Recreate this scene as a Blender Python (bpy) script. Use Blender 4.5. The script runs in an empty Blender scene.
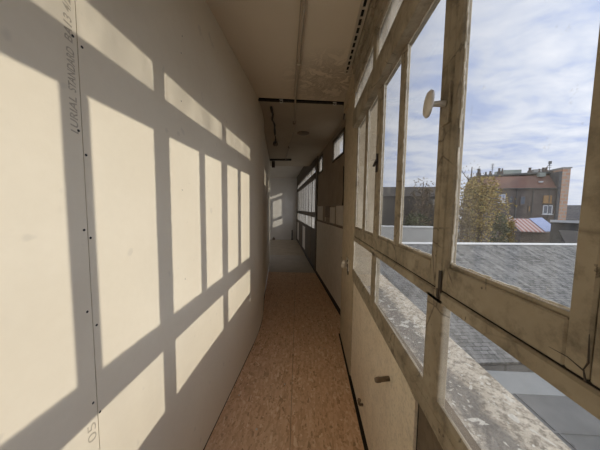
import bpy, bmesh, math, random
from mathutils import Vector, Matrix, Euler, Quaternion
random.seed(7)
S = bpy.context.scene
COL = S.collection
R = math.radians

# ------------------------------------------------------------------ materials
class NT:
    def __init__(s, name):
        s.m = bpy.data.materials.new(name); s.m.use_nodes = True
        s.t = s.m.node_tree; s.t.nodes.clear()
        s.out = s.n('ShaderNodeOutputMaterial')
        s.tc = s.n('ShaderNodeTexCoord')
    def n(s, typ, **kw):
        nd = s.t.nodes.new(typ)
        for k, v in kw.items(): setattr(nd, k, v)
        return nd
    def l(s, a, b): s.t.links.new(a, b)
    def noise(s, scale, detail=4, rough=.55, stretch=None, dist=0.0, rot=None):
        nd = s.n('ShaderNodeTexNoise'); nd.inputs['Scale'].default_value = scale
        nd.inputs['Detail'].default_value = detail; nd.inputs['Roughness'].default_value = rough
        nd.inputs['Distortion'].default_value = dist
        s.l(s.map(stretch, rot), nd.inputs['Vector']); return nd.outputs['Fac']
    def map(s, stretch=None, rot=None, loc=None):
        if not (stretch or rot or loc): return s.tc.outputs['Object']
        mp = s.n('ShaderNodeMapping')
        if stretch: mp.inputs['Scale'].default_value = stretch
        if rot: mp.inputs['Rotation'].default_value = rot
        if loc: mp.inputs['Location'].default_value = loc
        s.l(s.tc.outputs['Object'], mp.inputs['Vector']); return mp.outputs['Vector']
    def ramp(s, fac, stops, interp='LINEAR'):
        r = s.n('ShaderNodeValToRGB'); r.color_ramp.interpolation = interp
        e = r.color_ramp.elements
        while len(e) < len(stops): e.new(.5)
        for i, (p, c) in enumerate(stops):
            e[i].position = p
            e[i].color = (c[0], c[1], c[2], 1) if hasattr(c, '__len__') else (c, c, c, 1)
        s.l(fac, r.inputs['Fac']); return r.outputs['Color']
    def mix(s, fac, a, b, mode='MIX'):
        m = s.n('ShaderNodeMix', data_type='RGBA', blend_type=mode)
        for v, i in ((fac, 0), (a, 6), (b, 7)):
            if hasattr(v, 'is_output'): s.l(v, m.inputs[i])
            elif i == 0: m.inputs[0].default_value = v
            else: m.inputs[i].default_value = (v[0], v[1], v[2], 1)
        return m.outputs[2]
    def math(s, op, a, b=0.0):
        m = s.n('ShaderNodeMath', operation=op)
        for v, i in ((a, 0), (b, 1)):
            if hasattr(v, 'is_output'): s.l(v, m.inputs[i])
            else: m.inputs[i].default_value = v
        return m.outputs[0]
    def finish(s, color, rough=.8, bump=None, bstr=.3, bdist=.01, spec=.3, metal=0):
        p = s.n('ShaderNodeBsdfPrincipled')
        if hasattr(color, 'is_output'): s.l(color, p.inputs['Base Color'])
        else: p.inputs['Base Color'].default_value = (*color, 1)
        p.inputs['Roughness'].default_value = rough
        p.inputs['Specular IOR Level'].default_value = spec
        p.inputs['Metallic'].default_value = metal
        if bump is not None:
            b = s.n('ShaderNodeBump'); b.inputs['Strength'].default_value = bstr
            b.inputs['Distance'].default_value = bdist
            s.l(bump, b.inputs['Height']); s.l(b.outputs[0], p.inputs['Normal'])
        s.l(p.outputs[0], s.out.inputs['Surface']); return s.m

def mottled(name, c1, c2, scale=6, rough=.8, bump=.15, spec=.25, stretch=None, bscale=None, detail=5, bdist=.004, metal=0):
    t = NT(name); f = t.noise(scale, detail, .6, stretch)
    col = t.ramp(f, [(.3, c1), (.7, c2)])
    return t.finish(col, rough, t.noise(bscale or scale*6, 3, .6, stretch), bump, bdist, spec, metal)

def make_drywall():
    t = NT('plasterboard_paper')
    a = t.noise(2.2, 4, .55); b = t.noise(38, 3, .6)
    col = t.ramp(a, [(.3, (.755, .68, .545)), (.7, (.80, .73, .595))])
    col = t.mix(t.ramp(b, [(.35, .12), (.7, 0.)]), col, (.66, .58, .45))
    spots = t.ramp(t.noise(17, 1, .4), [(.73, 0.), (.78, .35)])
    col = t.mix(spots, col, (.55, .50, .42))
    return t.finish(col, .85, b, .12, .003, .2)

def make_paint(name, c1, c2, crack=.55, wear=(.12, .08, .045), rough=.62, craze=.8, grime_amt=.5, speck=0):
    t = NT(name)
    a = t.noise(7, 5, .6); col = t.ramp(a, [(.3, c1), (.68, c2)])
    grime = t.ramp(t.noise(16, 6, .7, (1, 1, 1)), [(.48, 0.), (.68, grime_amt)])
    col = t.mix(grime, col, tuple(x*.5 for x in c1))
    if speck: col = t.mix(t.ramp(t.noise(70, 3, .65), [(.5, 0.), (.68, speck)]), col, tuple(x*.55 for x in c1))
    chips = t.ramp(t.noise(26, 5, .65, (1, 1, .6), .4), [(.66, 0.), (.70, crack)])
    col = t.mix(chips, col, wear)
    v = t.n('ShaderNodeTexVoronoi', feature='DISTANCE_TO_EDGE'); v.inputs['Scale'].default_value = 14
    t.l(t.map((1, .5, .5)), v.inputs['Vector'])
    cr = t.math('MULTIPLY', t.ramp(v.outputs['Distance'], [(.0, .7), (.022, 0.)]), t.ramp(t.noise(5, 2), [(.48, 0.), (.56, craze)]))
    col = t.mix(cr, col, wear)
    return t.finish(col, rough, t.noise(60, 4, .6), .25, .003, .3)

def make_osb():
    t = NT('strand_board')
    def strands(rot, sx, sy, sc):
        v = t.n('ShaderNodeTexVoronoi', feature='F1'); v.inputs['Scale'].default_value = sc
        v.inputs['Randomness'].default_value = 1
        mp = t.map((sx, sy, 1), (0, 0, rot)); t.l(mp, v.inputs['Vector'])
        sp = t.n('ShaderNodeSeparateColor'); t.l(v.outputs['Color'], sp.inputs[0]); return sp.outputs[0]
    s1 = strands(.5, 1, .28, 62); s2 = strands(-.65, 1, .25, 58); s3 = strands(1.4, 1, .3, 66)
    pick = t.ramp(t.noise(30, 2, .5), [(.47, 0.), (.53, 1.)])
    pk2 = t.ramp(t.noise(24, 2, .5, (1, 1, 2)), [(.5, 0.), (.56, 1.)])
    m = t.mix(pick, s1, s2); m = t.mix(pk2, m, s3)
    col = t.ramp(m, [(0., (.40, .245, .14)), (.10, (.58, .36, .215)), (.5, (.69, .45, .28)), (.85, (.75, .52, .34)), (1., (.84, .66, .49))])
    dust = t.ramp(t.noise(3, 5, .65), [(.45, 0.), (.8, .35)])
    col = t.mix(dust, col, (.70, .53, .38))
    dirt = t.ramp(t.noise(12, 4, .6), [(.66, 0.), (.76, .45)])
    col = t.mix(dirt, col, (.28, .18, .11))
    return t.finish(col, .72, m, .2, .003, .3)

def make_glass(name, haze=.05, spots=.25):
    t = NT(name)
    tr = t.n('ShaderNodeBsdfTransparent'); tr.inputs[0].default_value = (.97, .98, .98, 1)
    gl = t.n('ShaderNodeBsdfGlossy'); gl.inputs['Roughness'].default_value = .015
    lw = t.n('ShaderNodeLayerWeight'); lw.inputs['Blend'].default_value = .5
    fr = t.math('ADD', t.math('MULTIPLY', t.math('POWER', lw.outputs['Facing'], 5.0), .9), .025)
    m1 = t.n('ShaderNodeMixShader'); t.l(fr, m1.inputs[0]); t.l(tr.outputs[0], m1.inputs[1]); t.l(gl.outputs[0], m1.inputs[2])
    di = t.n('ShaderNodeBsdfDiffuse'); di.inputs[0].default_value = (.75, .72, .66, 1)
    tl = t.n('ShaderNodeBsdfTranslucent'); tl.inputs[0].default_value = (.75, .72, .66, 1)
    m2 = t.n('ShaderNodeMixShader'); m2.inputs[0].default_value = .5; t.l(di.outputs[0], m2.inputs[1]); t.l(tl.outputs[0], m2.inputs[2])
    base = t.ramp(t.noise(5, 4, .6, (1, 1.6, .6)), [(.35, haze*.5), (.75, haze*1.5)])
    sp = t.ramp(t.noise(42, 3, .5), [(.70, 0.), (.76, spots)])
    f = t.math('MAXIMUM', base, sp)
    m3 = t.n('ShaderNodeMixShader'); t.l(f, m3.inputs[0]); t.l(m1.outputs[0], m3.inputs[1]); t.l(m2.outputs[0], m3.inputs[2])
    t.l(m3.outputs[0], t.out.inputs['Surface']); return t.m

def make_brick(name, c1, c2, mortar, w, h, msize=.02, rough=.85, vary=None, plane='XY', offset=.5, bump=.4):
    t = NT(name); b = t.n('ShaderNodeTexBrick')
    b.inputs['Color1'].default_value = (*c1, 1); b.inputs['Color2'].default_value = (*c2, 1)
    b.inputs['Mortar'].default_value = (*mortar, 1); b.inputs['Scale'].default_value = 1
    b.inputs['Brick Width'].default_value = w; b.inputs['Row Height'].default_value = h
    b.inputs['Mortar Size'].default_value = msize; b.offset = offset
    src = t.tc.outputs['Object']
    if plane == 'XZ':
        sp = t.n('ShaderNodeSeparateXYZ'); cb = t.n('ShaderNodeCombineXYZ'); t.l(src, sp.inputs[0])
        t.l(t.math('ADD', sp.outputs[0], sp.outputs[1]), cb.inputs[0]); t.l(sp.outputs[2], cb.inputs[1]); src = cb.outputs[0]
    t.l(src, b.inputs['Vector']); col = b.outputs['Color']
    if vary: col = t.mix(t.ramp(t.noise(vary[0], 6, .65, vary[2] if len(vary) > 2 else None), [(.4, 0.), (.68, .75)]), col, vary[1])
    return t.finish(col, rough, b.outputs['Fac'], -bump, .01, .25)

def make_stone():
    t = NT('weathered_stone')
    col = t.ramp(t.noise(9, 8, .7), [(.3, (.50, .44, .35)), (.7, (.80, .73, .61))])
    peb = t.ramp(t.noise(46, 5, .75), [(.40, .75), (.54, 0.)])
    col = t.mix(peb, col, (.17, .145, .115))
    # moss / soot along the inner half of the ledge (object x runs across it)
    sp = t.n('ShaderNodeSeparateXYZ'); t.l(t.tc.outputs['Object'], sp.inputs[0])
    wob = t.math('ADD', sp.outputs[0], t.math('MULTIPLY', t.math('SUBTRACT', t.noise(6, 5, .65), .5), .22))
    band = t.ramp(wob, [(.04, .0), (.08, .8), (.15, .8), (.19, .0)])
    col = t.mix(band, col, (.17, .165, .155))
    lich = t.math('MAXIMUM', t.ramp(t.noise(21, 2, .5, None, .8), [(.60, 0.), (.63, .9)]), t.ramp(t.noise(48, 3, .6), [(.63, 0.), (.66, .9)]))
    col = t.mix(lich, col, (.74, .71, .63))
    return t.finish(col, .95, t.noise(50, 6, .7), .9, .012, .1)

def make_ceiling():
    t = NT('old_ceiling_paint')
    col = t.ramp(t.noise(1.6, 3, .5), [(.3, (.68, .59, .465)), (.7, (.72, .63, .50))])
    geo = t.map((1, 1, 0), None, (-.17, -2.18, 0)); ln = t.n('ShaderNodeVectorMath', operation='LENGTH'); t.l(geo, ln.inputs[0])
    near = t.ramp(ln.outputs['Value'], [(.18, 1.), (.50, 0.)])
    st = t.ramp(t.noise(8, 6, .7, None, 1.2), [(.44, 0.), (.50, .65), (.60, .25)])
    col = t.mix(t.math('MULTIPLY', near, st), col, (.28, .22, .155))
    return t.finish(col, .85, t.noise(30, 4, .6), .2, .004, .2)

M = {}
M['drywall'] = make_drywall()
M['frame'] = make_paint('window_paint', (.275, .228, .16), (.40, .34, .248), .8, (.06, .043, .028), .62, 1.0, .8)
M['frame_far'] = make_paint('window_paint_far', (.085, .065, .042), (.13, .10, .065), .5)  # dark brown, deepened so the far posts read as backlit silhouettes
M['panel'] = make_paint('wall_board_paint', (.74, .635, .485), (.81, .71, .56), .25, (.25, .17, .10), .75, 0., .3, .45)
M['panel3'] = make_paint('wall_board_paint_pale', (.75, .655, .50), (.82, .725, .57), .2, (.25, .17, .10), .75, 0., .3, .45)
M['panel2'] = make_paint('wall_board_paint_dark', (.13, .10, .07), (.185, .145, .10), .5, (.10, .07, .045), .8)
M['pilaster'] = make_paint('pilaster_paint', (.50, .41, .28), (.58, .48, .34), .2, (.25, .17, .10), .75, .2, .4, .3)
M['brown'] = mottled('brown_panel', (.33, .26, .19), (.40, .32, .235), 5, .8, .2)
M['dado'] = mottled('grey_white_dado', (.70, .645, .555), (.80, .745, .65), 7, .7, .2)
M['white'] = mottled('old_white_paint', (.60, .57, .50), (.72, .68, .60), 9, .5, .15)
M['putty'] = mottled('window_putty', (.52, .48, .40), (.80, .76, .68), 40, .8, .5)
M['osb'] = make_osb()
M['sheet'] = mottled('grey_floor_sheet', (.44, .385, .32), (.52, .46, .385), 4, .75, .1)
M['tanfloor'] = mottled('bare_tan_floor', (.42, .34, .24), (.53, .44, .325), 3.5, .8, .2)
M['subfloor'] = mottled('dark_subfloor', (.03, .025, .02), (.05, .04, .03), 8, .9, .1)
M['void'] = mottled('sooty_void', (.012, .010, .008), (.02, .017, .014), 8, .95, .1)  # near-black that stands in for shade inside gaps and slots
M['ceiling'] = make_ceiling()
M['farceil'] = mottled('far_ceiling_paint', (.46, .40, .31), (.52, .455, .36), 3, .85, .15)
M['hiceil'] = mottled('pale_ceiling_paint', (.60, .56, .50), (.66, .62, .55), 3, .85, .1)
M['endwall'] = mottled('end_wall_plaster', (.76, .715, .64), (.82, .775, .70), 3, .85, .1)
M['conduit'] = mottled('painted_conduit', (.40, .335, .255), (.47, .40, .31), 9, .6, .05)
M['iron'] = mottled('dark_iron', (.03, .024, .019), (.07, .052, .038), 20, .6, .2, .4)
M['rust'] = mottled('brown_metal', (.14, .10, .065), (.24, .175, .115), 30, .55, .3, .4)
M['screw'] = mottled('black_screw', (.012, .011, .010), (.03, .028, .025), 50, .5, .1, .4)
M['print'] = mottled('stamped_ink', (.40, .35, .275), (.55, .485, .38), 60, .9, .05)
M['alu'] = mottled('vent_aluminium', (.50, .44, .35), (.58, .51, .42), 20, .5, .05, .4)
M['porcelain'] = mottled('chipped_porcelain', (.60, .55, .47), (.75, .70, .62), 25, .4, .1, .5)
M['glass'] = make_glass('dusty_pane', .02, .16)
M['glass_low'] = make_glass('dirty_pane', .06, .30)
M['glass_up'] = make_glass('grimy_pane', .30, .40)
M['glass_far'] = make_glass('far_dusty_pane', .42, .5)
M['stone'] = make_stone()
M['slate'] = make_brick('slate_tiles', (.075, .079, .078), (.205, .205, .20), (.025, .026, .028),   .17, .09, .009, .85, (3.2, (.33, .325, .305), (1.6, .35, 1)))
M['ridge'] = mottled('pale_ridge', (.62, .62, .60), (.74, .74, .71), 4, .7, .2)
M['felt'] = mottled('grey_roof_felt', (.115, .12, .118), (.175, .177, .172), 2.0, .85, .15)
M['zinc'] = mottled('zinc_strip', (.22, .23, .225), (.27, .28, .27), 2.5, .5, .1, .4)
M['render'] = mottled('grey_render', (.36, .36, .345), (.46, .455, .43), 1.5, .9, .2)
M['brick'] = make_brick('sooty_brick', (.14, .115, .10), (.20, .16, .14), (.19, .17, .155), .5, .18, .02, .9, (.5, (.10, .088, .082)), 'XZ')
M['redtile'] = make_brick('red_roof_tiles', (.26, .14, .105), (.32, .18, .135), (.15, .085, .07), .35, .3, .03, .85, (.8, (.21, .14, .12)))
M['orangebrick'] = make_brick('orange_brick', (.58, .31, .20), (.66, .38, .25), (.52, .45, .38), .9, .62, .10, .85, (1.2, (.60, .44, .34)), 'XZ')
M['darkroof'] = make_brick('dark_slates', (.10, .105, .115), (.15, .155, .165), (.07, .07, .075), .5, .35, .03, .8, (1, (.20, .20, .19)))
M['terrace'] = mottled('green_grey_panel', (.34, .38, .34), (.40, .44, .39), 2, .7, .05)
M['board'] = mottled('orange_boarding', (.42, .25, .11), (.50, .31, .15), 3, .8, .1)
M['winwhite'] = mottled('white_frame_paint', (.72, .73, .74), (.80, .80, .80), 3, .5, .05)
M['darkglass'] = mottled('dark_window_glass', (.10, .12, .15), (.17, .19, .23), 3, .12, .02, .5)
M['blueblind'] = mottled('blue_blind', (.33, .40, .60), (.42, .48, .66), 3, .7, .05)
M['asphalt'] = mottled('street_ground', (.10, .10, .095), (.15, .145, .135), .4, .9, .1)
M['bark'] = mottled('tree_bark', (.10, .075, .055), (.17, .13, .10), 12, .9, .4)
M['dullroof'] = mottled('brown_dull_roof', (.055, .05, .046), (.085, .077, .07), 2, .85, .1)
def make_leaf(name, stops):
    t = NT(name)
    g = t.n('ShaderNodeNewGeometry')
    col = t.ramp(g.outputs['Random Per Island'], stops)
    return t.finish(col, .75, None, spec=.2)
M['leaf_gold'] = make_leaf('autumn_leaves', [(0, (.22, .145, .05)), (.35, (.37, .265, .085)), (.7, (.50, .37, .13)), (1, (.33, .31, .11))])
M['leaf_dark'] = make_leaf('dark_green_leaves', [(0, (.035, .045, .022)), (.6, (.075, .09, .04)), (1, (.13, .14, .07))])
M['leaf_brown'] = make_leaf('brown_leaves', [(0, (.09, .065, .04)), (.6, (.18, .13, .07)), (1, (.27, .20, .10))])
def make_stripes():
    t = NT('striped_sheet'); w = t.n('ShaderNodeTexWave', wave_type='BANDS', bands_direction='X'); w.inputs['Scale'].default_value = .62
    t.l(t.tc.outputs['Object'], w.inputs['Vector'])
    return t.finish(t.ramp(w.outputs['Fac'], [(.45, (.36, .17, .145)), (.6, (.50, .42, .40))]), .7)
M['stripes'] = make_stripes()

# ------------------------------------------------------------------ mesh helpers
class MB:
    def __init__(s): s.b = bmesh.new()
    def box(s, x0, x1, y0, y1, z0, z1, mat=None, bevel=0):
        P = [Vector((x, y, z)) for x in (x0, x1) for y in (y0, y1) for z in (z0, z1)]
        if mat is not None: P = [mat @ p for p in P]
        v = [s.b.verts.new(p) for p in P]; fs = []
        for f in ((0, 1, 3, 2), (4, 6, 7, 5), (0, 4, 5, 1), (2, 3, 7, 6), (0, 2, 6, 4), (1, 5, 7, 3)):
            fs.append(s.b.faces.new([v[i] for i in f]))
        if bevel:
            es = list({e for f in fs for e in f.edges})
            bmesh.ops.bevel(s.b, geom=es, offset=bevel, segments=1, affect='EDGES')
        return s
    def prism(s, poly, z0, z1):
        """upright prism; z0 / z1 may be numbers or per-point lists"""
        n = len(poly); g = lambda z, i: z[i] if hasattr(z, '__len__') else z
        a = [s.b.verts.new((p[0], p[1], g(z0, i))) for i, p in enumerate(poly)]
        b = [s.b.verts.new((p[0], p[1], g(z1, i))) for i, p in enumerate(poly)]
        s.b.faces.new(a[::-1]); s.b.faces.new(b)
        for i in range(n): s.b.faces.new((a[i], a[(i+1) % n], b[(i+1) % n], b[i]))
        return s
    def extrude(s, prof, p0, p1, side, up=Vector((0, 0, 1))):
        """profile (a along side, b along up) swept from p0 to p1"""
        p0, p1, side, up = map(Vector, (p0, p1, side, up)); n = len(prof)
        A = [s.b.verts.new(p0+side*a+up*b) for a, b in prof]; B = [s.b.verts.new(p1+side*a+up*b) for a, b in prof]
        s.b.faces.new(A[::-1]); s.b.faces.new(B)
        for i in range(n): s.b.faces.new((A[i], A[(i+1) % n], B[(i+1) % n], B[i]))
        return s
    def tube(s, pts, r, seg=8, cap=True):
        pts = [Vector(p) for p in pts]; rs = r if hasattr(r, '__len__') else [r]*len(pts); rings = []
        for i, p in enumerate(pts):
            d = (pts[min(i+1, len(pts)-1)]-pts[max(i-1, 0)]).normalized()
            a = d.orthogonal().normalized() if i == 0 else (a-d*a.dot(d)).normalized()
            b = d.cross(a)
            rings.append([s.b.verts.new(p+(a*math.cos(t)+b*math.sin(t))*rs[i]) for t in [2*math.pi*k/seg for k in range(seg)]])
        for u, w in zip(rings, rings[1:]):
            for k in range(seg): s.b.faces.new((u[k], u[(k+1) % seg], w[(k+1) % seg], w[k]))
        if cap: s.b.faces.new(rings[0][::-1]); s.b.faces.new(rings[-1])
        return s
    def lathe(s, prof, mat, seg=20):
        """prof: (radius, height along local z)"""
        rings = [[s.b.verts.new(mat @ Vector((r*math.cos(2*math.pi*k/seg), r*math.sin(2*math.pi*k/seg), h))) for k in range(seg)] for r, h in prof]
        for u, w in zip(rings, rings[1:]):
            for k in range(seg): s.b.faces.new((u[k], u[(k+1) % seg], w[(k+1) % seg], w[k]))
        s.b.faces.new(rings[0][::-1]); s.b.faces.new(rings[-1]); return s
    def build(s, name, mat, parent=None, smooth=False, loc=None):
        bmesh.ops.recalc_face_normals(s.b, faces=s.b.faces)
        me = bpy.data.meshes.new(name); s.b.to_mesh(me); s.b.free(); me.materials.append(M[mat])
        if smooth:
            for p in me.polygons: p.use_smooth = True
        o = bpy.data.objects.new(name, me); COL.objects.link(o)
        if loc: o.location = loc
        if parent: o.parent = parent
        return o

def tag(o, label=None, cat=None, group=None, kind=None):
    for k, v in (('label', label), ('category', cat), ('group', group), ('kind', kind)):
        if v: o[k] = v
    return o
def empty(name, loc=(0, 0, 0), rz=0.0):
    o = bpy.data.objects.new(name, None); COL.objects.link(o); o.location = loc; o.rotation_euler = (0, 0, rz)
    o.empty_display_size = .1; return o
def axis_mat(p, d):
    q = Vector(d).to_track_quat('Z', 'Y'); return Matrix.Translation(Vector(p)) @ q.to_matrix().to_4x4()

# ------------------------------------------------------------------ room geometry
XR = .373                                   # inner face of the window wall
BEND = R(8.31); BO = Vector((.186, 4.87, 0))
BD = Vector((-math.sin(BEND), math.cos(BEND), 0)); BN = Vector((math.cos(BEND), math.sin(BEND), 0))
def bend(s, w=0): p = BO+BD*s+BN*w; return (p.x, p.y)
ZC = 2.62
LEFT = [(-.626, -3.0), (-.624, .6), (-.619, 1.2), (-.606, 1.6), (-.594, 2.0), (-.585, 2.3), (-.585, 2.5), (-.598, 2.72), (-.628, 2.98), (-.676, 3.24), (-.730, 3.52), (-.730-.1445*1.4, 3.52+.9895*1.4), (-.730-.1445*2.7, 3.52+.9895*2.7)]

def offset_line(pts, d):
    out = []
    for i, p in enumerate(pts):
        a = Vector(pts[max(i-1, 0)]); b = Vector(pts[min(i+1, len(pts)-1)]); t = (b-a).normalized()
        out.append((p[0]-t.y*d, p[1]+t.x*d))
    return out
def resample(pts, cuts):
    out = []
    for a, b in zip(pts, pts[1:]):
        out.append(a)
        for c in cuts:
            if a[1] < c < b[1]:
                f = (c-a[1])/(b[1]-a[1]); out.append((a[0]+(b[0]-a[0])*f, c))
    out.append(pts[-1]); return out

# left wall: backing plus plasterboards with open joints
wl = empty('wall_left'); tag(wl, 'long curving plasterboard wall with window light falling on it', 'wall', kind='structure')
cuts = [-1.8, -.6, .6, 1.8, 3.0, 4.2, 5.4]
LS = resample(LEFT, cuts)
m = MB(); back = offset_line(LS, .013); far_ = offset_line(LS, .10)
m.prism(back+far_[::-1], 0, ZC+.06); m.build('backing', 'void', wl)
edges = [-3.0]+cuts+[LEFT[-1][1]]
for a, b in zip(edges, edges[1:]):
    g0 = .0012 if abs(a-.6) < .01 else .0004
    g1 = .0012 if abs(b-.6) < .01 else .0004
    seg = [p for p in LS if a-1e-6 <= p[1] <= b+1e-6]
    seg[0] = (seg[0][0], seg[0][1]+g0); seg[-1] = (seg[-1][0], seg[-1][1]-g1)
    m = MB(); m.prism(seg+offset_line(seg, .0128)[::-1], .004, ZC+.02); m.build('plasterboard', 'drywall', wl)
def lx(y):
    for a, b in zip(LS, LS[1:]):
        if a[1] <= y <= b[1]: return a[0]+(b[0]-a[0])*(y-a[1])/(b[1]-a[1])
for y, z in [(.589, 1.889), (.612, 1.877), (.590, 1.650), (.607, 1.590), (.590, 1.383), (.607, 1.359), (.586, 1.152), (.611, 1.100), (.588, .877), (.607, .831), (.589, 2.12), (.611, 2.13),
             (1.097, 2.256), (1.085, 2.172), (1.076, 1.95), (1.066, 1.532), (1.073, 1.092)]:
    r = .0036 if y < .9 else .0026
    m = MB(); m.lathe([(r, -.001), (r, .0004), (r*.5, .0006)], axis_mat((lx(y), y, z), (1, 0, 0)), 10); m.build('screw_head', 'screw', wl)
def text(body, size, y, z, shear=.25, sx=1.0):
    cu = bpy.data.curves.new('board_print', 'FONT'); cu.body = body; cu.size = size; cu.offset = .0005 if size < .03 else 0; cu.shear = shear; cu.space_character = 1.02
    tmp = bpy.data.objects.new('tmp_text', cu); COL.objects.link(tmp)
    dg = bpy.context.evaluated_depsgraph_get(); me = bpy.data.meshes.new_from_object(tmp.evaluated_get(dg))
    bpy.data.objects.remove(tmp)
    w = max(v.co.x for v in me.vertices)-min(v.co.x for v in me.vertices)
    f = sx/w if sx else 1.0
    x0 = min(v.co.x for v in me.vertices)
    for v in me.vertices:      # reads upwards: text right = +z, text up = -y
        a, b = (v.co.x-x0)*f, v.co.y
        v.co = Vector((lx(y)+.0003, y-b, z+a))
    me.materials.clear(); me.materials.append(M['print'])
    o = bpy.data.objects.new('board_print', me); COL.objects.link(o); o.parent = wl
    tag(o, 'faint grey printed lettering on the board edge')
text('LURIAL', .027, .589, 1.640, .2, .094)
text('STANDARD', .027, .589, 1.746, .2, .108)
text('BA13 4/22 11:07', .027, .587, 1.868, .2, .20)
text('05', .036, .592, .765, .1, .055)

# end of the plasterboard wall and the wider space behind it
ex, ey = LEFT[-1]
m = MB(); m.box(-4.6, ex-.01, ey-.10, ey, 0, 2.92); tag(m.build('wall_return', 'endwall'), 'pale return wall behind the end of the plasterboard', 'wall', kind='structure')
m = MB(); nb = Vector((.1445, -.9895)); P_ = [(-4.75, 9.893), (-.45, 10.521), (-.47, 10.66), (-4.77, 10.03)]; m.prism(P_, 0, 2.95); tag(m.build('wall_end', 'endwall'), 'pale plaster end wall with a slanted window of sunlight', 'wall', kind='structure')
m = MB(); m.box(-4.7, -4.6, ey-.1, 10.0, 0, .5); m.box(-4.7, -4.6, ey-.1, 10.0, 2.6, 2.95); m.box(-4.7, -4.6, ey-.1, 6.35, .5, 2.6); m.box(-4.7, -4.6, 9.6, 10.0, .5, 2.6); tag(m.build('wall_side', 'endwall'), 'pale side wall out of view round the corner', 'wall', kind='structure')
wq = empty('wall_rear', (0, -3.0, 0)); tag(wq, 'wall with a glazed door closing the corridor behind the viewer', 'wall', kind='structure')
m = MB(); m.box(-.75, -.52, -.12, 0, 0, ZC+.1); m.box(.28, .60, -.12, 0, 0, ZC+.1); m.box(-.52, .28, -.12, 0, 2.45, ZC+.1); m.build('masonry', 'panel', wq)
dq = empty('door_1', (0, -3.06, 0)); tag(dq, 'tall glazed door at the rear end of the corridor', 'door', kind='structure')  # unseen door added so daylight lifts the shaded surfaces
m = MB(); m.box(-.52, -.47, -.02, .02, 0, 2.45); m.box(.23, .28, -.02, .02, 0, 2.45); m.box(-.47, .23, -.02, .02, 0, .25); m.box(-.47, .23, -.02, .02, 2.38, 2.45); m.box(-.47, .23, -.02, .02, 1.0, 1.06); m.build('frame', 'frame', dq)
m = MB(); m.box(-.47, .23, -.002, .002, .25, 2.38); m.build('pane', 'glass', dq)

w7 = empty('window_7', (-4.65, 8.0, 0)); tag(w7, 'wide window of the side room round the corner', 'window', kind='structure')  # window added out of view to brighten the far end
m = MB(); t_ = .06
for a_ in (-1.65, -.55, .5, 1.59): m.box(-.03, .03, a_, a_+t_, .5, 2.6)
m.box(-.03, .03, -1.65, 1.65, .5, .56); m.box(-.03, .03, -1.65, 1.65, 2.54, 2.6); m.build('frame', 'white', w7)
m = MB(); m.box(-.002, .002, -1.6, 1.6, .55, 2.55); m.build('pane', 'glass', w7)

# floor
fl = empty('floor'); tag(fl, 'corridor floor of strand boards with grey sheet beyond', 'floor', kind='structure')
m = MB(); m.prism([(-4.7, ey-.1), (-.8, ey-.1), (-.74, -3.1), (.42, -3.1), (.45, 2.9), bend(-1.2, .05), bend(5.7, .05), (-4.7, 10.0)], -.12, -.016); m.build('subfloor', 'subfloor', fl)
seam = lambda y: -.101-.058*(y-1.26) if y > 1.26 else -.101
yb = 5.02; YS = [-3, 1.26, 2.3, 3.0, 3.6, 4.3, yb]
def right_edge(y):
    if y < 2.585: return XR-.024
    s = (y-BO.y)/BD.y; return bend(s)[0]-.034
for y0, y1 in ((-3, -.25), (-.247, 2.25), (2.253, yb)):
    ys = [y0]+[y for y in (1.26, 2.0, 2.58, 2.59, 2.75, 3.1, 3.42, 4.2) if y0 < y < y1]+[y1]
    m = MB(); m.prism([(seam(y)+.0012, y) for y in ys]+[(right_edge(y), y) for y in ys[::-1]], -.016, 0); m.build('strand_board', 'osb', fl)
    m = MB(); m.prism([(seam(y)-.0012, y) for y in ys]+[(lx(y)+.004, y) for y in ys[::-1]], -.016, 0); m.build('strand_board', 'osb', fl)
yb2 = 6.9
m = MB(); m.prism([(lx(yb)+.004, yb+.003), (right_edge(yb), yb+.003), (right_edge(yb2), yb2), (-1.3, yb2), (ex+.0, ey), (lx(5.4)+.004, 5.4)], -.016, -.002); m.build('floor_sheet', 'sheet', fl)
m = MB(); m.prism([(-4.6, ey), (ex-.0, ey), (-1.3, yb2+.002), (right_edge(yb2), yb2+.002), (-.55, 10.50), (-4.6, 9.915)], -.016, -.004); m.build('bare_floor', 'tanfloor', fl)

# ceilings
ce = empty('ceiling'); tag(ce, 'stained old ceiling in two lengths with a dark open joint', 'ceiling', kind='structure')
m = MB(); m.prism([(-.74, -3.1), (.46, -3.1), (.46, 2.575), (XR, 2.57), (-.60, 2.455), (-.74, 2.44)], ZC, ZC+.08); m.build('near_ceiling', 'ceiling', ce)
m = MB(); m.prism([(-.74, 2.40), (.75, 2.5), (.75, 2.75), (-.74, 2.62)], ZC+.075, ZC+.12); m.prism([(-.74, 2.62), (-.60, 2.530), (.46, 2.652), (.46, 2.66), (-.60, 2.54), (-.74, 2.66)], ZC+.002, ZC+.12); m.build('joint_void', 'void', ce)  # second prism blackens the far slab edge, standing in for shade
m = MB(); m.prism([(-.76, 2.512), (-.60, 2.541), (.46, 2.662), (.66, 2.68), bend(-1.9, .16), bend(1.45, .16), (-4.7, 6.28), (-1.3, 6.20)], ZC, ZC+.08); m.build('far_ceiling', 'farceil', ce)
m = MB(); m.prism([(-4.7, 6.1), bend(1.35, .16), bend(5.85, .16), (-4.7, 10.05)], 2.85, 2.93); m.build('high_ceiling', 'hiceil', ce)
m = MB(); m.prism([(-4.7, 6.2), bend(1.40, .12), bend(1.45, .12), (-4.7, 6.26)], ZC+.05, 2.86); m.build('ceiling_step', 'farceil', ce)

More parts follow.
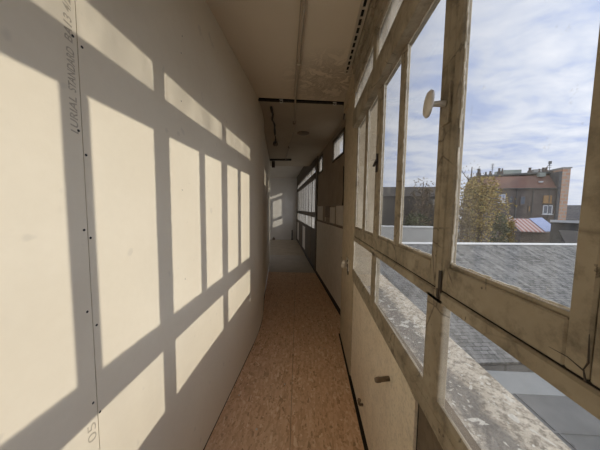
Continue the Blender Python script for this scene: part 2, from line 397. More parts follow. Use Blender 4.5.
# ------------------------------------------------------------------ window wall (near) : local x = outward, y = along, z = up
def pane(parent, y0, y1, z0, z1, mat, x=.007, name='pane', putty=True):
    m = MB(); m.box(x, x+.004, y0, y1, z0, z1); p = m.build(name, mat, parent)
    if putty:
        m = MB(); w = .0045
        for a, b, c, d in ((y0, y0+w, z0, z1), (y1-w, y1, z0, z1), (y0, y1, z0, z0+w), (y0, y1, z1-w, z1)):
            if .25 < a < .40 and b-a < d-c: continue      # no putty left on the nearest stile
            n = max(1, int(max(b-a, d-c)/.016))
            for k in range(n):      # chipped lumps, not a perfect strip
                j = random.uniform(.5, 1.2); hx = random.uniform(.002, .005)
                if b-a > d-c: m.box(x-hx, x, a+(b-a)*k/n, a+(b-a)*(k+1)/n, c if c == z0 else d-w*j, c+w*j if c == z0 else d)
                else: m.box(x-hx, x, a if a == y0 else b-w*j, a+w*j if a == y0 else b, c+(d-c)*k/n, c+(d-c)*(k+1)/n)
        m.build('putty', 'putty', p)
    return p
def casement(win, y0, y1, z0, z1, bars, fm, sw=.026, meet=None, dx=0.0, gm='glass', lab=None):
    """one leaf with its panes; bars: list of (a,b) along y"""
    m = MB(); x0, x1 = -.003+dx, .018
    sa = sw+.003 if abs(y0-.301) < .001 else sw
    m.box(x0, x1, y0, y0+sa, z0, z1, bevel=.003); m.box(x0, x1, y1-sw, y1, z0, z1, bevel=.003)
    m.box(x0, x1, y0+sa, y1-sw, z0, z0+.072, bevel=.003)
    m.box(x0+.006, x1, y0+sa, y1-sw, z1-.018, z1)
    c = m.build('casement', fm, win)
    if lab: tag(c, lab)
    # rebate on the lower rail
    m = MB(); m.box(.004, x1, y0+sa, y1-sw, z0+.070, z0+.080); m.build('rebate', fm, c)
    ed = [y0+sa]+[v for ab in bars for v in ab]+[y1-sw]
    for a, b in bars:
        mm = MB(); mm.box(x0+.002, x1, a, b, z0+.06, z1-.01, bevel=.004); mm.build('glazing_bar', fm, c)
    for k in range(0, len(ed), 2): pane(c, ed[k]+.001, ed[k+1]-.001, z0+.082, z1-.018, gm)
    return c
Z = dict(sill=.905, mid0=1.19, mid1=1.222, cas1=2.128, tr0=2.11, tr1=2.238, head=2.385)
def bay(win, y0, y1, fm, cas, dz=0.0, beam=-.039, head_top=ZC, upper=True, low_bars=(), gl='glass', gu='glass_up', glo='glass_low', slope=0.0):
    """everything between two mullions, y0..y1 are the mullion faces"""
    g = {k: v+dz for k, v in Z.items()}
    for args in cas: casement(win, *args[:2], g['mid1']+.004, g['cas1'], args[2], fm, gm=gl)
    ed = [y0]+[v for ab in low_bars for v in ab]+[y1]
    for k in range(0, len(ed), 2):
        pane(win, ed[k], ed[k+1], g['sill']-.01, g['mid0']+.004, glo, x=.001, name='lower_pane')
    for a, b in low_bars: mm = MB(); mm.box(-.003, .018, a, b, g['sill']-.02, g['mid0']); mm.build('lower_bar', fm, win)
    if upper: pane(win, y0, y1, g['tr1']-.002, g['head']+.002, gu, x=beam+.012, name='upper_pane')
def rails(win, y0, y1, fm, dz=0.0, beam=-.039, ztop=ZC, slope=0.0):
    g = {k: v+dz for k, v in Z.items()}
    s0, s1 = g['sill']+slope*(y0-.5), g['sill']+slope*(y1-.5)
    m = MB(); m.extrude([(-.006, g['mid0']), (.024, g['mid0']-.001), (.024, g['mid1']), (-.001, g['mid1']), (-.006, g['mid1']-.004)], (0, y0, 0), (0, y1, 0), (1, 0, 0)); m.build('mid_rail', fm, win)
    m = MB(); m.extrude([(beam, g['tr0']), (.026, g['tr0']+.002), (.026, g['tr1']-.03), (-.02, g['tr1']), (beam, g['tr1']), (beam-.004, g['tr1']-.05), (beam-.004, g['tr0']+.02)], (0, y0, 0), (0, y1, 0), (1, 0, 0)); m.build('transom', fm, win)
    m = MB()
    m.extrude([(beam, g['head']), (.07, g['head']), (.07, ztop+.03), (beam, ztop+.03)], (0, y0, 0), (0, y1, 0), (1, 0, 0))
    m.extrude([(beam-.012, ztop-.09), (beam+.001, ztop-.09), (beam+.001, ztop), (beam-.020, ztop), (beam-.020, ztop-.045), (beam-.012, ztop-.05)], (0, y0, 0), (0, y1, 0), (1, 0, 0))
    m.extrude([(beam-.008, g['head']+.03), (beam+.001, g['head']+.03), (beam+.001, g['head']+.05), (beam-.008, g['head']+.048)], (0, y0, 0), (0, y1, 0), (1, 0, 0)); m.build('head', fm, win)
    m = MB(); P = [(-.009, -.045), (.016, -.045), (.016, -.016), (.004, 0), (-.003, 0), (-.009, -.014)]
    A = [m.b.verts.new((a, y0, b+s0)) for a, b in P]; B = [m.b.verts.new((a, y1, b+s1)) for a, b in P]
    m.b.faces.new(A[::-1]); m.b.faces.new(B)
    for i in range(len(P)): m.b.faces.new((A[i], A[(i+1) % len(P)], B[(i+1) % len(P)], B[i]))
    m.build('sill_rail', fm, win)
def mullion(win, y0, y1, fm, dz=0.0, beam=-.040, lower=None):
    g = {k: v+dz for k, v in Z.items()}; m = MB(); a, b = lower or (y0, y1)
    m.box(-.003, .020, y0, y1, g['mid0'], g['tr0']+.01, bevel=.003)
    m.box(-.006, .020, a, b, g['sill']-.05, g['mid0']+.012, bevel=.003)
    m.box(beam-.002, .02, y0-.012, y1+.012, g['tr1']-.01, g['head']+.01, bevel=.003)
    return m.build('mullion', fm, win)

w1 = empty('window_1', (XR, 0, 0)); tag(w1, 'near bay of flaking beige timber window with white latch knob', 'window', kind='structure')
rails(w1, .66, 1.905, 'frame', slope=.03)
bay(w1, .70, 1.26, 'frame', [(.671, 1.280, [(.966, 1.020)])], slope=.03)
bay(w1, 1.34, 1.90, 'frame', [(1.318, 1.915, [(1.570, 1.632)])], slope=.03)
mullion(w1, .640, .668, 'frame', lower=(.622, .703)); mullion(w1, 1.283, 1.315, 'frame', lower=(1.258, 1.342))
w2 = empty('window_2', (XR, 0, 0)); tag(w2, 'nearest bay of beige timber window at the right edge', 'window', kind='structure')
rails(w2, -.70, .66, 'frame', slope=.01)
bay(w2, -.02, .627, 'frame', [(.301, .637, []), (-.025, .2995, [])])
bay(w2, -.69, -.10, 'frame', [(-.685, -.085, [(-.41, -.36)])])
mullion(w2, -.08, -.03, 'frame', lower=(-.10, -.02)); mullion(w2, -.735, -.69, 'frame')
w3 = empty('window_3', (XR, 0, 0)); tag(w3, 'beige timber window continuing behind the viewer', 'window', kind='structure')
rails(w3, -3.0, -.70, 'frame')
for a in (-1.36, -2.03, -2.70):
    bay(w3, a, a+.62, 'frame', [(a, a+.62, [(a+.285, a+.335)])]); mullion(w3, a-.045, a, 'frame')

m = MB()
for a, b in ((.635, .642), (.666, .673), (1.278, 1.285), (1.313, 1.320)): m.box(.002, .004, a, b, 1.20, 2.12)
m.box(.001, .004, .67, 1.90, 1.220, 1.230); m.build('open_joint', 'void', w1)  # black strips set behind the gaps stand in for their shade
m = MB(); m.box(.0185, .075, .285, .329, 1.225, 2.12); m.build('astragal', 'frame', w2)  # hidden strip added outside to widen the stile's cast shadow
m = MB(); m.box(.001, .004, -.69, .637, 1.220, 1.230); m.box(.002, .004, .298, .303, 1.22, 2.12); m.build('open_joint', 'void', w2)  # black strips as the shade in this bay's gaps

# latch knob, plate and keeper on the first mullion
lk = MB(); lk.box(-.010, -.002, .640, .672, 1.685, 1.795, bevel=.002); lp = lk.build('latch_plate', 'frame', w1)
m = MB(); m.lathe([(.009, 0), (.007, .03), (.010, .034), (.034, .037), (.036, .042), (.030, .048), (.010, .050)], axis_mat((-.010, .656, 1.742), (-1, .20, .05)), 24)
tag(m.build('latch_knob', 'porcelain', lp, True), 'round white painted latch knob')
m = MB(); m.box(-.0045, .004, .638, .650, 1.225, 1.280); m.box(-.009, -.003, .640, .649, 1.20, 1.228); m.tube([(-.006, .634, 1.283), (-.006, .634, 1.20)], .002)
tag(m.build('latch_keeper', 'iron', w1), 'dark rusty latch keeper')
m = MB(); m.box(-.012, .01, 1.291, 1.309, 1.66, 1.76); m.tube([(-.016, 1.28, 1.72), (-.016, 1.33, 1.70)], .007); m.build('latch_keeper', 'iron', w1)
m = MB(); m.tube([(-.003, .302, 1.224), (-.0035, .305, 1.240), (-.003, .301, 1.252), (-.0035, .303, 1.29)], [.0016, .0008, .0012, .0004], 5); m.tube([(-.0035, .304, 1.238), (-.003, .325, 1.244), (-.003, .35, 1.243)], [.0012, .0008, .0003], 5)
m.build('cracked_joint', 'iron', w2)

# wall under the windows
wr = empty('wall_right', (XR, 0, 0)); tag(wr, 'low cream boarded wall under the windows ending in a pilaster', 'wall', kind='structure')
m = MB(); m.box(.012, .06, -3.0, 2.57, -.016, .86); m.build('backing', 'panel2', wr)
m = MB(); m.box(.009, .0125, .741, .749, .004, .80); m.box(.006, .0125, .981, .986, .004, .84); m.build('board_joint', 'void', wr)
m = MB(); m.prism([(0, .985), (.0119, .985), (.0119, 1.888), (0, 1.888)], .004, [.838, .838, .875, .875]); m.build('wall_panel', 'panel', wr)
m = MB(); m.prism([(-.0015, .748), (.0119, .748), (.0119, .982), (-.0015, .982)], .004, [.795, .795, .835, .835]); m.build('wall_panel', 'panel3', wr)
m = MB(); m.box(.009, .0119, -3.0, .742, .004, .80); tag(m.build('wall_panel', 'panel2', wr), 'bare darker brown board')
m = MB(); m.extrude([(-.010, .835), (.011, .835), (.011, .866), (-.010, .866)], (0, .60, 0), (0, 1.888, .040), (1, 0, 0)); m.extrude([(-.004, .808), (.011, .808), (.011, .830), (-.004, .830)], (0, .30, -.01), (0, 1.888, .036), (1, 0, 0)); m.build('sill_moulding', 'frame', wr)
m = MB(); m.box(-.010, .011, -3.0, .60, .815, .868); m.build('sill_moulding', 'frame', wr)
m = MB(); m.box(-.004, .22, 1.905, 2.575, -.016, ZC+.05, bevel=.004); m.build('pilaster', 'pilaster', wr)
m = MB(); m.extrude([(-.028, 2.50), (.01, 2.50), (.01, ZC), (-.028, ZC)], (0, 1.905, 0), (0, 2.575, 0), (1, 0, 0)); m.build('pilaster_cap', 'pilaster', wr)

# ------------------------------------------------------------------ wall after the bend (local frame along BD)
wb = empty('wall_bend', BO, BEND); tag(wb, 'darker far stretch of the window wall with brown upper panels', 'wall', kind='structure')
s0, s1 = -2.32, .28
hw = [(-1.76, -1.13), (-.30, .13)]; hz0, hz1 = 2.20, 2.545
m = MB(); m.box(0, .10, s0, s1, 1.24, hz0); m.box(0, .10, s0, s1, hz1, ZC+.05)
prev = s0
for a, b in hw+[(s1, s1)]:
    if a > prev: m.box(0, .10, prev, a, hz0, hz1)
    prev = b
m.build('brown_panelling', 'brown', wb)
m = MB(); m.box(.004, .10, s0, s1, -.016, 1.24); m.build('wall_core', 'brown', wb)
m = MB(); m.box(-.008, .004, s0, -1.0, .02, 1.185); m.build('dado_board', 'dado', wb)
m = MB(); m.box(-.008, .004, -.996, s1-.06, .02, 1.175); m.build('dado_board', 'dado', wb)
m = MB(); m.box(-.016, .004, s0, s1-.06, 1.186, 1.205); m.build('dado_rail', 'rust', wb)
for a, b, z1 in ((-2.2, -1.42, 1.50), (-1.36, -1.02, 1.48), (-.66, -.62, 1.49), (-.40, .18, 1.52)):
    m = MB(); m.box(-.005, .0, a, b, 1.22, z1); m.build('wall_tile_panel', 'dado', wb)
m = MB(); m.box(-.012, .0, -1.02, -.66, 1.30, 1.50); m.build('broken_board', 'rust', wb)
m = MB(); m.box(-.014, 0, s0, s1, 1.505, 1.53); m.build('picture_rail', 'brown', wb)
m = MB(); m.box(-.02, .12, s1-.06, s1+.20, -.016, ZC+.24); m.build('post', 'frame_far', wb)
m = MB(); m.box(-.006, .08, s1+.2, 5.40, -.016, .93); m.build('low_wall', 'frame_far', wb)
for k, s in enumerate((1.1, 2.4, 3.4, 4.6)):
    m = MB(); m.box(-.012, -.006, s, s+(.5, .7, .4, .6)[k], .12, .86); m.build('low_panel', 'dado' if k % 2 else 'panel2', wb)
m = MB(); m.box(-.02, .12, 5.40, 5.80, -.016, 2.9); m.build('post', 'frame_far', wb)
m = MB(); m.box(-.018, -.004, s0, 5.40, -.010, .05); tag(m.build('skirting', 'iron', wb), 'dark skirting')
for n, (a, b) in enumerate(hw):
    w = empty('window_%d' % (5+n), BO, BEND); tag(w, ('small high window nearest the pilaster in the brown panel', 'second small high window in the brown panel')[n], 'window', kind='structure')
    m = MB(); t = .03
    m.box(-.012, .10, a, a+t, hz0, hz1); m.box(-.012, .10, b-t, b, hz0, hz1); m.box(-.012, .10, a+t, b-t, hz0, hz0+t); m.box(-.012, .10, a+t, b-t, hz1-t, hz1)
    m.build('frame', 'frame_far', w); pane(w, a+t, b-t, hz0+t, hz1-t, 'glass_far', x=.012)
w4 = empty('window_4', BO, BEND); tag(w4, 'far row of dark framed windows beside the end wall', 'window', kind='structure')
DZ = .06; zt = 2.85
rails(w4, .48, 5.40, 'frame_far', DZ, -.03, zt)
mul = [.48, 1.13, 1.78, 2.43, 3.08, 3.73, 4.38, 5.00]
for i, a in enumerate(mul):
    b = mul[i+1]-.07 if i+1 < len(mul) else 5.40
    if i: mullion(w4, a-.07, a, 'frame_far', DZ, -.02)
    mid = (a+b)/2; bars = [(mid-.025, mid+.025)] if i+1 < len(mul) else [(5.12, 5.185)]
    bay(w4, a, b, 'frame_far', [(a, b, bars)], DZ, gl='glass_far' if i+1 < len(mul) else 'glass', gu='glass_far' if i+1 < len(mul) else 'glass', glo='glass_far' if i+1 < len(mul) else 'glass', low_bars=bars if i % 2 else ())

# ------------------------------------------------------------------ ceiling things
v = empty('ceiling_vent', (.288, .5, ZC)); tag(v, 'long narrow slotted vent strip in the ceiling beside the windows', 'vent')
m = MB(); L0, L1 = -2.2, 1.53
m.box(-.024, -.010, L0, L1, -.012, 0); m.box(.010, .024, L0, L1, -.012, 0); m.box(-.024, .024, L1, L1+.012, -.008, 0)
y = L0
while y < L1: m.box(-.009, .009, y, y+.014, -.007, 0); y += .066
m.build('frame', 'alu', v)
m = MB(); m.box(-.009, .009, L0, L1, -.0015, 0); m.build('slot_backing', 'void', v)
CP = [(-.03, -1.2), (-.055, 1.33), (-.083, 1.58), (-.112, 1.86), (-.177, 2.43), (-.275, 3.46), (-.60, 5.3)]
c = empty('conduit', (0, 0, ZC-.003)); tag(c, 'thin painted conduit running along the middle of the ceiling', 'conduit')
cp = CP
m = MB(); pts = [(x, y, -.026) for x, y in cp]
m.tube(pts, .010, 8); m.build('tube', 'conduit', c, True)
m = MB()
m.extrude([(-.020, 0), (-.013, 0), (-.013, -.003), (-.020, -.003)], (-.03, -1.2, 0), (-.055, 1.33, 0), (1, 0, 0)); m.extrude([(-.020, 0), (-.013, 0), (-.013, -.003), (-.020, -.003)], (-.055, 1.33, 0), (-.177, 2.43, 0), (1, 0, 0)); m.build('paint_edge', 'conduit', c)
for y, x in ((1.86, -.112), (.6, -.048), (3.1, -.241), (4.3, -.425)):
    m = MB(); m.box(x-.018, x+.018, y-.01, y+.01, -.039, 0, bevel=.003); m.build('clip', 'rust' if y > 3 else 'conduit', c)
p = empty('pipe', (0, 2.51, ZC-.004)); tag(p, 'black pipe crossing the corridor in the open ceiling joint', 'pipe')
m = MB(); m.tube([(-.585, -.01, 0), (-.1, .045, .0), (.33, .100, 0), (.362, .108, -.012), (.368, .16, -.06), (.36, .165, -.14)], .009, 10); m.build('tube', 'iron', p, True)
for x in (-.34, .245):
    m = MB(); yy = .018+.12*(x+.34)
    m.tube([(x+.016*math.cos(t), yy, .016*math.sin(t)-.002) for t in [math.pi*k/8 for k in range(8, 17)]], .006, 6); m.box(x-.020, x+.020, yy-.010, yy+.010, -.002, .012); m.build('clip', 'white', p)
cb = empty('cable', (0, 0, ZC)); tag(cb, 'frayed dark cable drooping along the left of the far ceiling', 'cable')
random.seed(3); pts = []
for k in range(14):
    f = k/13; pts.append((-.46-.17*f+random.uniform(-.012, .012), 2.62+1.4*f, -.014-.03*random.random()-.03*(f > .8)))
m = MB(); m.tube(pts, [random.uniform(.006, .016) for _ in pts], 7); m.build('sheath', 'iron', cb, True)
m = MB(); m.lathe([(.03, 0), (.045, .02), (.04, .06), (.02, .08)], axis_mat((-.63, 3.98, -.09), (0, 0, 1)), 12); m.build('junction', 'rust', cb, True)
pl = MB(); pl.lathe([(.095, 0), (.095, -.006), (.075, -.016), (.02, -.018)], Matrix.Identity(4), 28)
tag(pl.build('ceiling_plate', 'rust', None, True, (-.135, 3.58, ZC)), 'round brown cover plate on the far ceiling', 'cover plate')
cr = empty('ceiling_rail', (-.74, 5.42, ZC)); tag(cr, 'dark straight rail hanging under the far ceiling', 'rail')
m = MB(); m.box(-.25, .26, -.025, .025, -.038, 0); m.build('rail', 'iron', cr)
m = MB(); m.box(-.20, -.13, -.02, .02, -.20, -.05); m.build('bracket', 'iron', cr)

# ------------------------------------------------------------------ small things on the window wall
b = empty('wall_bracket', (XR-.004, 2.12, .925)); tag(b, 'chipped white porcelain bracket on the edge of the pilaster', 'bracket')
m = MB(); m.box(-.014, 0, -.05, .06, -.05, .06, bevel=.004); m.build('plate', 'porcelain', b)
for y, z in ((-.02, .025), (.032, -.015)):
    m = MB(); m.lathe([(.022, 0), (.015, .016), (.026, .026), (.026, .04), (.012, .055)], axis_mat((-.014, y, z), (-1, 0, 0)), 14); m.build('knob', 'porcelain', b, True)
m = MB(); m.tube([(-.014, -.032, .055), (-.018, -.034, 0), (-.010, -.033, -.085)], .006); m.build('wire', 'iron', b)
m = MB(); m.lathe([(.011, 0), (.011, .040), (.0125, .044), (.0125, .058), (.009, .066)], axis_mat((XR-.0015, .995, .680), (-1, -.10, -.10)), 12)
tag(m.build('peg', 'rust', None, True), 'short round peg sticking out of the cream wall below the sill', 'peg')
t = empty('pipe_stub', (XR, 1.44, .14)); tag(t, 'small pipe stub low on the wall by the floor', 'pipe')
m = MB(); m.tube([(0, 0, 0), (-.022, 0, 0), (-.026, 0, .006), (-.026, 0, .03)], .008, 8); m.build('elbow', 'rust', t, True)
m = MB(); m.lathe([(.012, 0), (.012, .012)], axis_mat((-.026, 0, .026), (0, 0, 1)), 8); m.build('cap', 'rust', t)
m = MB(); m.tube([(0, 0, 0), (.004, -.003, .15), (.0, .0, .36), (-.004, 0, .52)], [.014, .010, .012, .008], 7)
gp = m.build('pipe', 'iron', None, True); gp.name = 'wall_pipe'; gp.location = (*bend(-1.83, -.018), 1.50); tag(gp, 'dark pipe remnant on the brown panel beside the pilaster', 'pipe')
# at the end wall
m = MB(); m.tube([(0, 0, 0), (0, 0, .46)], .025, 8); m.box(-.05, .05, -.03, .03, 0, .03)
tag(m.build('pipe_upright', 'iron', None, False, (-.845, 10.40, -.004)), 'short dark upright pipe at the foot of the end wall', 'pipe')
m = MB(); m.lathe([(.05, 0), (.075, .02), (.06, .07), (.02, .12), (.01, .15)], Matrix.Identity(4), 9)
tag(m.build('rubble_lump', 'rust', None, False, (-1.68, 10.24, -.004)), 'small dark lump lying at the foot of the sunlit end wall', 'rubble')
# plaster crumbs on the floor
random.seed(11)
where = ['by the right wall gap', 'in the middle of the near board', 'near the left wall', 'beside the board seam', 'close to the plasterboard foot', 'far along the right board', 'small and by the seam far on', 'nearest the viewer on the left board']
for (x, y), wd in zip([(.17, 2.25), (.02, 1.9), (-.50, 2.22), (-.19, 1.75), (-.53, 1.62), (.18, 2.9), (-.25, 2.75), (-.33, 1.36)], where):
    m = MB(); r = random.uniform(.004, .008)
    bmesh.ops.create_icosphere(m.b, subdivisions=1, radius=r)
    for q in m.b.verts: q.co = Vector((q.co.x*random.uniform(.7, 1.3), q.co.y*random.uniform(.7, 1.3), (q.co.z+r*.5)*.55)) if True else q.co
    zmin = min(q.co.z for q in m.b.verts)
    tag(m.build('plaster_crumb', 'white', None, False, (x, y, -zmin)), 'pale plaster crumb on the floor '+wd, 'crumb', 'plaster crumbs on the floor')

# ------------------------------------------------------------------ outside
m = MB(); m.prism([(.0, -4), (.315, -4), (.315, 2.85), (.20, 3.05), (0, 3.05)], [-.06]*5, [.0, -.012, -.012, -.004, 0])
st = m.build('stone_ledge', 'stone', None, False, (.425, 0, .80)); tag(st, 'weathered stone window ledge with pale lichen outside the glass', 'ledge', kind='structure')
m = MB(); m.box(.43, .70, -4, 3.0, -4.6, .74); tag(m.build('wall_outer', 'render'), 'outside face of the building under the ledge', 'wall', kind='structure')
m = MB(); m.box(.72, 17, -8, 3.6, -1.9, -1.5)
fr_ = m.build('flat_roof', 'felt'); tag(fr_, 'grey flat roof below the window ledge', 'roof')
for yy in (2.2, 2.95): m = MB(); m.box(.75, 17, yy, yy+.03, -1.5, -1.485); m.build('seam', 'felt', fr_)
for xx in (2.3, 3.35, 4.4): m = MB(); m.box(xx, xx+.025, 1.2, 3.6, -1.5, -1.488); m.build('seam', 'darkroof', fr_)
m = MB(); m.box(.72, 17, 3.60, 4.12, -1.9, -1.49); zs = m.build('roof_gutter', 'zinc'); tag(zs, 'pale zinc gutter strip between flat roof and slates', 'gutter')
# slate roof: local frame, x along the eave, y up the slope
sr = empty('slate_roof', (.76, 4.14, -1.52), R(5.0)); tag(sr, 'large grey slate roof sloping up from the gutter', 'roof')
sl = math.hypot(4.7, 4.7*.35); pa = math.atan(.35)
m = MB(); m.box(0, 17, 0, sl, -.05, 0); o = m.build('slope', 'slate', sr); o.rotation_euler = (pa, 0, 0)
m = MB(); m.box(0, 17, 0, sl, -.05, 0); o = m.build('back_slope', 'slate', sr); o.location = (17, 9.4, 0); o.rotation_euler = (pa, 0, math.pi)
m = MB(); m.extrude([(-.14, -.035), (0, .02), (.14, -.035), (.12, -.06), (0, -.01), (-.12, -.06)], (0, 4.7, 4.7*.35+.03), (17, 4.7, 4.7*.35+.03), (0, 1, 0)); m.build('ridge_cap', 'ridge', sr)
m = MB(); m.prism([(.05, .1), (16.95, .1), (16.95, 9.3), (.05, 9.3)], -3.0, -.14); m.build('house_wall', 'darkroof', sr)
# low rendered wall behind
lw = empty('low_wall', (2.6, 14.0, -4.6), R(2)); tag(lw, 'grey rendered wall with pale coping beyond the slate roof', 'wall')
m = MB(); m.box(0, 5.0, 0, .25, 0, 4.98); m.build('masonry', 'render', lw)
m = MB(); m.box(-.05, 5.05, -.05, .30, 4.98, 5.06); m.build('coping', 'ridge', lw)
m = MB(); m.box(-60, 160, 3, 180, -4.8, -4.6); m.box(.72, 160, -30, 3, -4.8, -4.6); tag(m.build('ground', 'asphalt'), 'street level ground below the roofs', 'ground', kind='structure')

# brick building
FB = empty('brick_building', (33.06, 44.84, -4.6), R(-12.3)); tag(FB, 'dark brick building with red tiled roof and many chimney pots', 'building')
W, D, EA, TOP = 11.6, 9.0, 10.3, 13.1
m = MB(); m.box(0, W, 0, D, 0, EA); m.build('wall', 'brick', FB)
m = MB(); m.extrude([(-.25, EA-.02), (.1, EA+.12), (1.9, TOP-.25), (D-1.9, TOP-.25), (D-.1, EA+.12), (D+.25, EA-.02)], (-.1, 0, 0), (W-.25, 0, 0), (0, 1, 0)); rf = m.build('roof', 'redtile', FB)
m = MB(); m.extrude([(1.7, 0), (D-1.7, 0), (D-1.7, .30), (1.7, .30)], (-.1, 0, TOP-.3), (W-.3, 0, TOP-.3+.42), (0, 1, 0)); m.build('roof_deck', 'felt', FB)
m = MB(); m.box(-.15, W-.2, -.35, -.2, EA-.12, EA+.06); m.build('gutter', 'darkroof', FB)
for u in (5.05, 7.5, 9.9): m = MB(); m.tube([(u, -.08, .1), (u, -.08, EA-.1)], .06, 6); m.build('drainpipe', 'felt', FB)
def fwin(u0, u1, z0, z1, gm, bars=1, fm='winwhite'):
    m = MB(); t = .14
    m.box(u0, u0+t, -.10, .0, z0, z1); m.box(u1-t, u1, -.10, .0, z0, z1); m.box(u0, u1, -.10, 0, z0, z0+t); m.box(u0, u1, -.10, 0, z1-t, z1)
    for k in range(bars): c = u0+(u1-u0)*(k+1)/(bars+1); m.box(c-.07, c+.07, -.10, 0, z0, z1)
    m.box(u0-.1, u1+.1, -.2, 0, z0-.12, z0)
    w = m.build('window', fm, FB)
    m = MB(); m.box(u0+t, u1-t, -.06, -.01, z0+t, z1-t); m.build('pane', gm, w)
g0 = 4.6
fwin(9.12, 10.5, 1.05+g0, 2.65+g0, 'darkglass'); fwin(9.07, 10.25, 3.1+g0, 4.4+g0, 'board', 0, 'board'); fwin(2.2, 3.35, 3.15+g0, 4.65+g0, 'blueblind', 1)
fwin(5.6, 6.5, 2.7+g0, 4.3+g0, 'darkglass', 0, 'brick'); fwin(6.9, 7.35, 1.4+g0, 2.6+g0, 'board', 0, 'brick'); fwin(3.9, 4.6, 3.0+g0, 4.3+g0, 'darkglass', 0, 'brick')
m = MB(); m.box(8.7, 9.25, .6, .9, EA+1.1, EA+1.35); m.build('skylight', 'winwhite', FB)
m = MB(); m.box(3.7, 6.85, 2.4, 5.0, TOP-.05, TOP+.98); m.build('roof_terrace', 'terrace', FB)
for u, v_, h, r in ((-.25, 2.2, 1.45, .27), (1.05, 2.4, .75, .16), (1.75, 2.3, .85, .18), (3.15, 2.2, 1.3, .2), (3.55, 2.0, 1.2, .13), (7.9, 2.0, 1.05, .22), (9.35, 2.1, .75, .13), (10.05, 2.2, .95, .19), (10.5, 2.2, .95, .19)):
    m = MB(); zb = TOP-.1+.036*u; m.box(u-r*1.1, u+r*1.1, v_-r, v_+r, zb, zb+h*.45); m.lathe([(r, zb+h*.45), (r*.8, zb+h*.8), (r, zb+h*.85), (r*.9, zb+h)], Matrix.Translation((u, v_, 0)), 10); m.build('chimney', 'brick', FB)
for u0, w_, h in ((8.5, .8, .55), (9.5, .25, .6)): m = MB(); m.box(u0, u0+w_, 2.0, 2.6, TOP+.25, TOP+.35+h); m.build('roof_box', 'render', FB)
m = MB(); m.box(8.95, 9.9, 1.2, 2.0, TOP-.55, TOP+.15); m.build('dormer', 'terrace', FB)
for u, h, k in ((2.35, 2.5, 4), (11.45, 2.6, 3)):
    m = MB(); zb = TOP-.1; m.tube([(u, 3, zb), (u+.06, 3, zb+h)], .05, 6)
    for j in range(k): m.box(u-.25, u+.3, 2.97, 3.03, zb+h*(.55+.13*j), zb+h*(.55+.13*j)+.06)
    if k == 3: m.tube([(u-1.2, 3, zb+.4), (u+.02, 3, zb+h*.8)], .05, 6); m.box(u-.15, u+.25, 2.9, 3.1, zb+h-.5, zb+h)
    m.build('aerial', 'darkroof', FB)
m = MB(); m.box(W-.35, W+.75, -.35, 7.5, 0, 13.7); cs = tag(m.build('chimney_stack', 'orangebrick', FB), 'tall orange brick end stack')
m = MB(); m.box(W-.42, W+.9, -.42, 7.6, 13.7, 13.9); m.build('cap', 'render', cs)
m = MB(); m.box(W-.70, W-.36, -.30, 2, 0, 13.2); m.build('pier', 'darkroof', FB)
# dark house with skylight to the right
DH = empty('slate_house', (49.5, 46.0, -4.6), R(-30)); tag(DH, 'low house with dark slate roof and skylight right of the orange wall', 'house')
m = MB(); m.box(0, 16, 0, 8, 0, 4.0); m.build('wall', 'render', DH)
m = MB(); m.extrude([(-.3, 3.9), (4, 7.5), (8.3, 3.9)], (-.3, 0, 0), (16.3, 0, 0), (0, 1, 0)); m.build('roof', 'darkroof', DH)
m = MB(); m.box(-.5, .5, -.4, .4, 0, .08); o = m.build('skylight', 'winwhite', DH); o.location = (5.5, 1.6, 5.56); o.rotation_euler = (math.atan(3.6/4.3), 0, 0)
# low sheds
SH = empty('striped_shed', (28.2, 31.4, -4.6), R(-8)); tag(SH, 'low shed with red striped roof sheets and a blue end', 'shed')
m = MB(); m.box(0, 4.0, 0, 2.4, 0, 3.3); m.build('wall', 'brick', SH)
m = MB(); m.extrude([(-.3, 3.35), (2.5, 4.95), (2.5, 5.05), (-.3, 3.45)], (-.2, 0, 0), (2.55, 0, 0), (0, 1, 0)); m.build('roof_sheet', 'stripes', SH)
m = MB(); m.extrude([(-.3, 3.45), (2.5, 5.05), (2.5, 5.12), (-.3, 3.52)], (2.55, 0, .0), (4.1, 0, .15), (0, 1, 0)); m.build('blue_sheet', 'blueblind', SH)
m = MB(); m.tube([(.3, 2.5, 4.9), (.3, 2.5, 5.4)], .16, 8); m.build('flue', 'winwhite', SH)
WR = empty('garage', (28.4, 27.9, -4.6), R(-57)); tag(WR, 'dark flat garage roof with a white edge before the slate house', 'garage')
m = MB(); m.box(0, 9, 0, 3.5, 0, 4.9); m.build('wall', 'darkroof', WR)
m = MB(); m.box(-.05, 9.1, -.12, 3.6, 4.9, 5.0); m.build('roof', 'felt', WR)
m = MB(); m.box(-.05, 9.1, -.25, -.10, 4.86, 5.14); m.build('fascia', 'winwhite', WR)
AN = empty('lean_to', (22.6, 20.6, -4.6), R(-40)); tag(AN, 'dark lean-to roof with a pale verge below the garage', 'shed')
m = MB(); m.box(0, 8, 0, 4, 0, 3.15); m.build('wall', 'dullroof', AN)
m = MB(); m.extrude([(-.2, 3.15), (4.1, 4.1), (4.1, 4.25), (-.2, 3.3)], (-.2, 0, 0), (8.2, 0, 0), (0, 1, 0)); m.build('roof', 'dullroof', AN)
m = MB(); m.extrude([(-.25, 3.28), (4.15, 4.25), (4.15, 4.38), (-.25, 3.41)], (4.2, 0, 0), (4.38, 0, 0), (0, 1, 0)); m.build('verge', 'winwhite', AN)
# distant house seen in the left pane
LH = empty('distant_house', (17.5, 57, -4.6), R(-6)); tag(LH, 'distant dark roofed house seen through the narrow left pane', 'house')
m = MB(); m.box(0, 14, 0, 8, 0, 9.5); m.build('wall', 'dullroof', LH)
m = MB(); m.extrude([(-.3, 9.4), (3.5, 12.0), (4.5, 12.0), (8.3, 9.4)], (-.3, 0, 0), (14.3, 0, 0), (0, 1, 0)); m.build('roof', 'dullroof', LH)

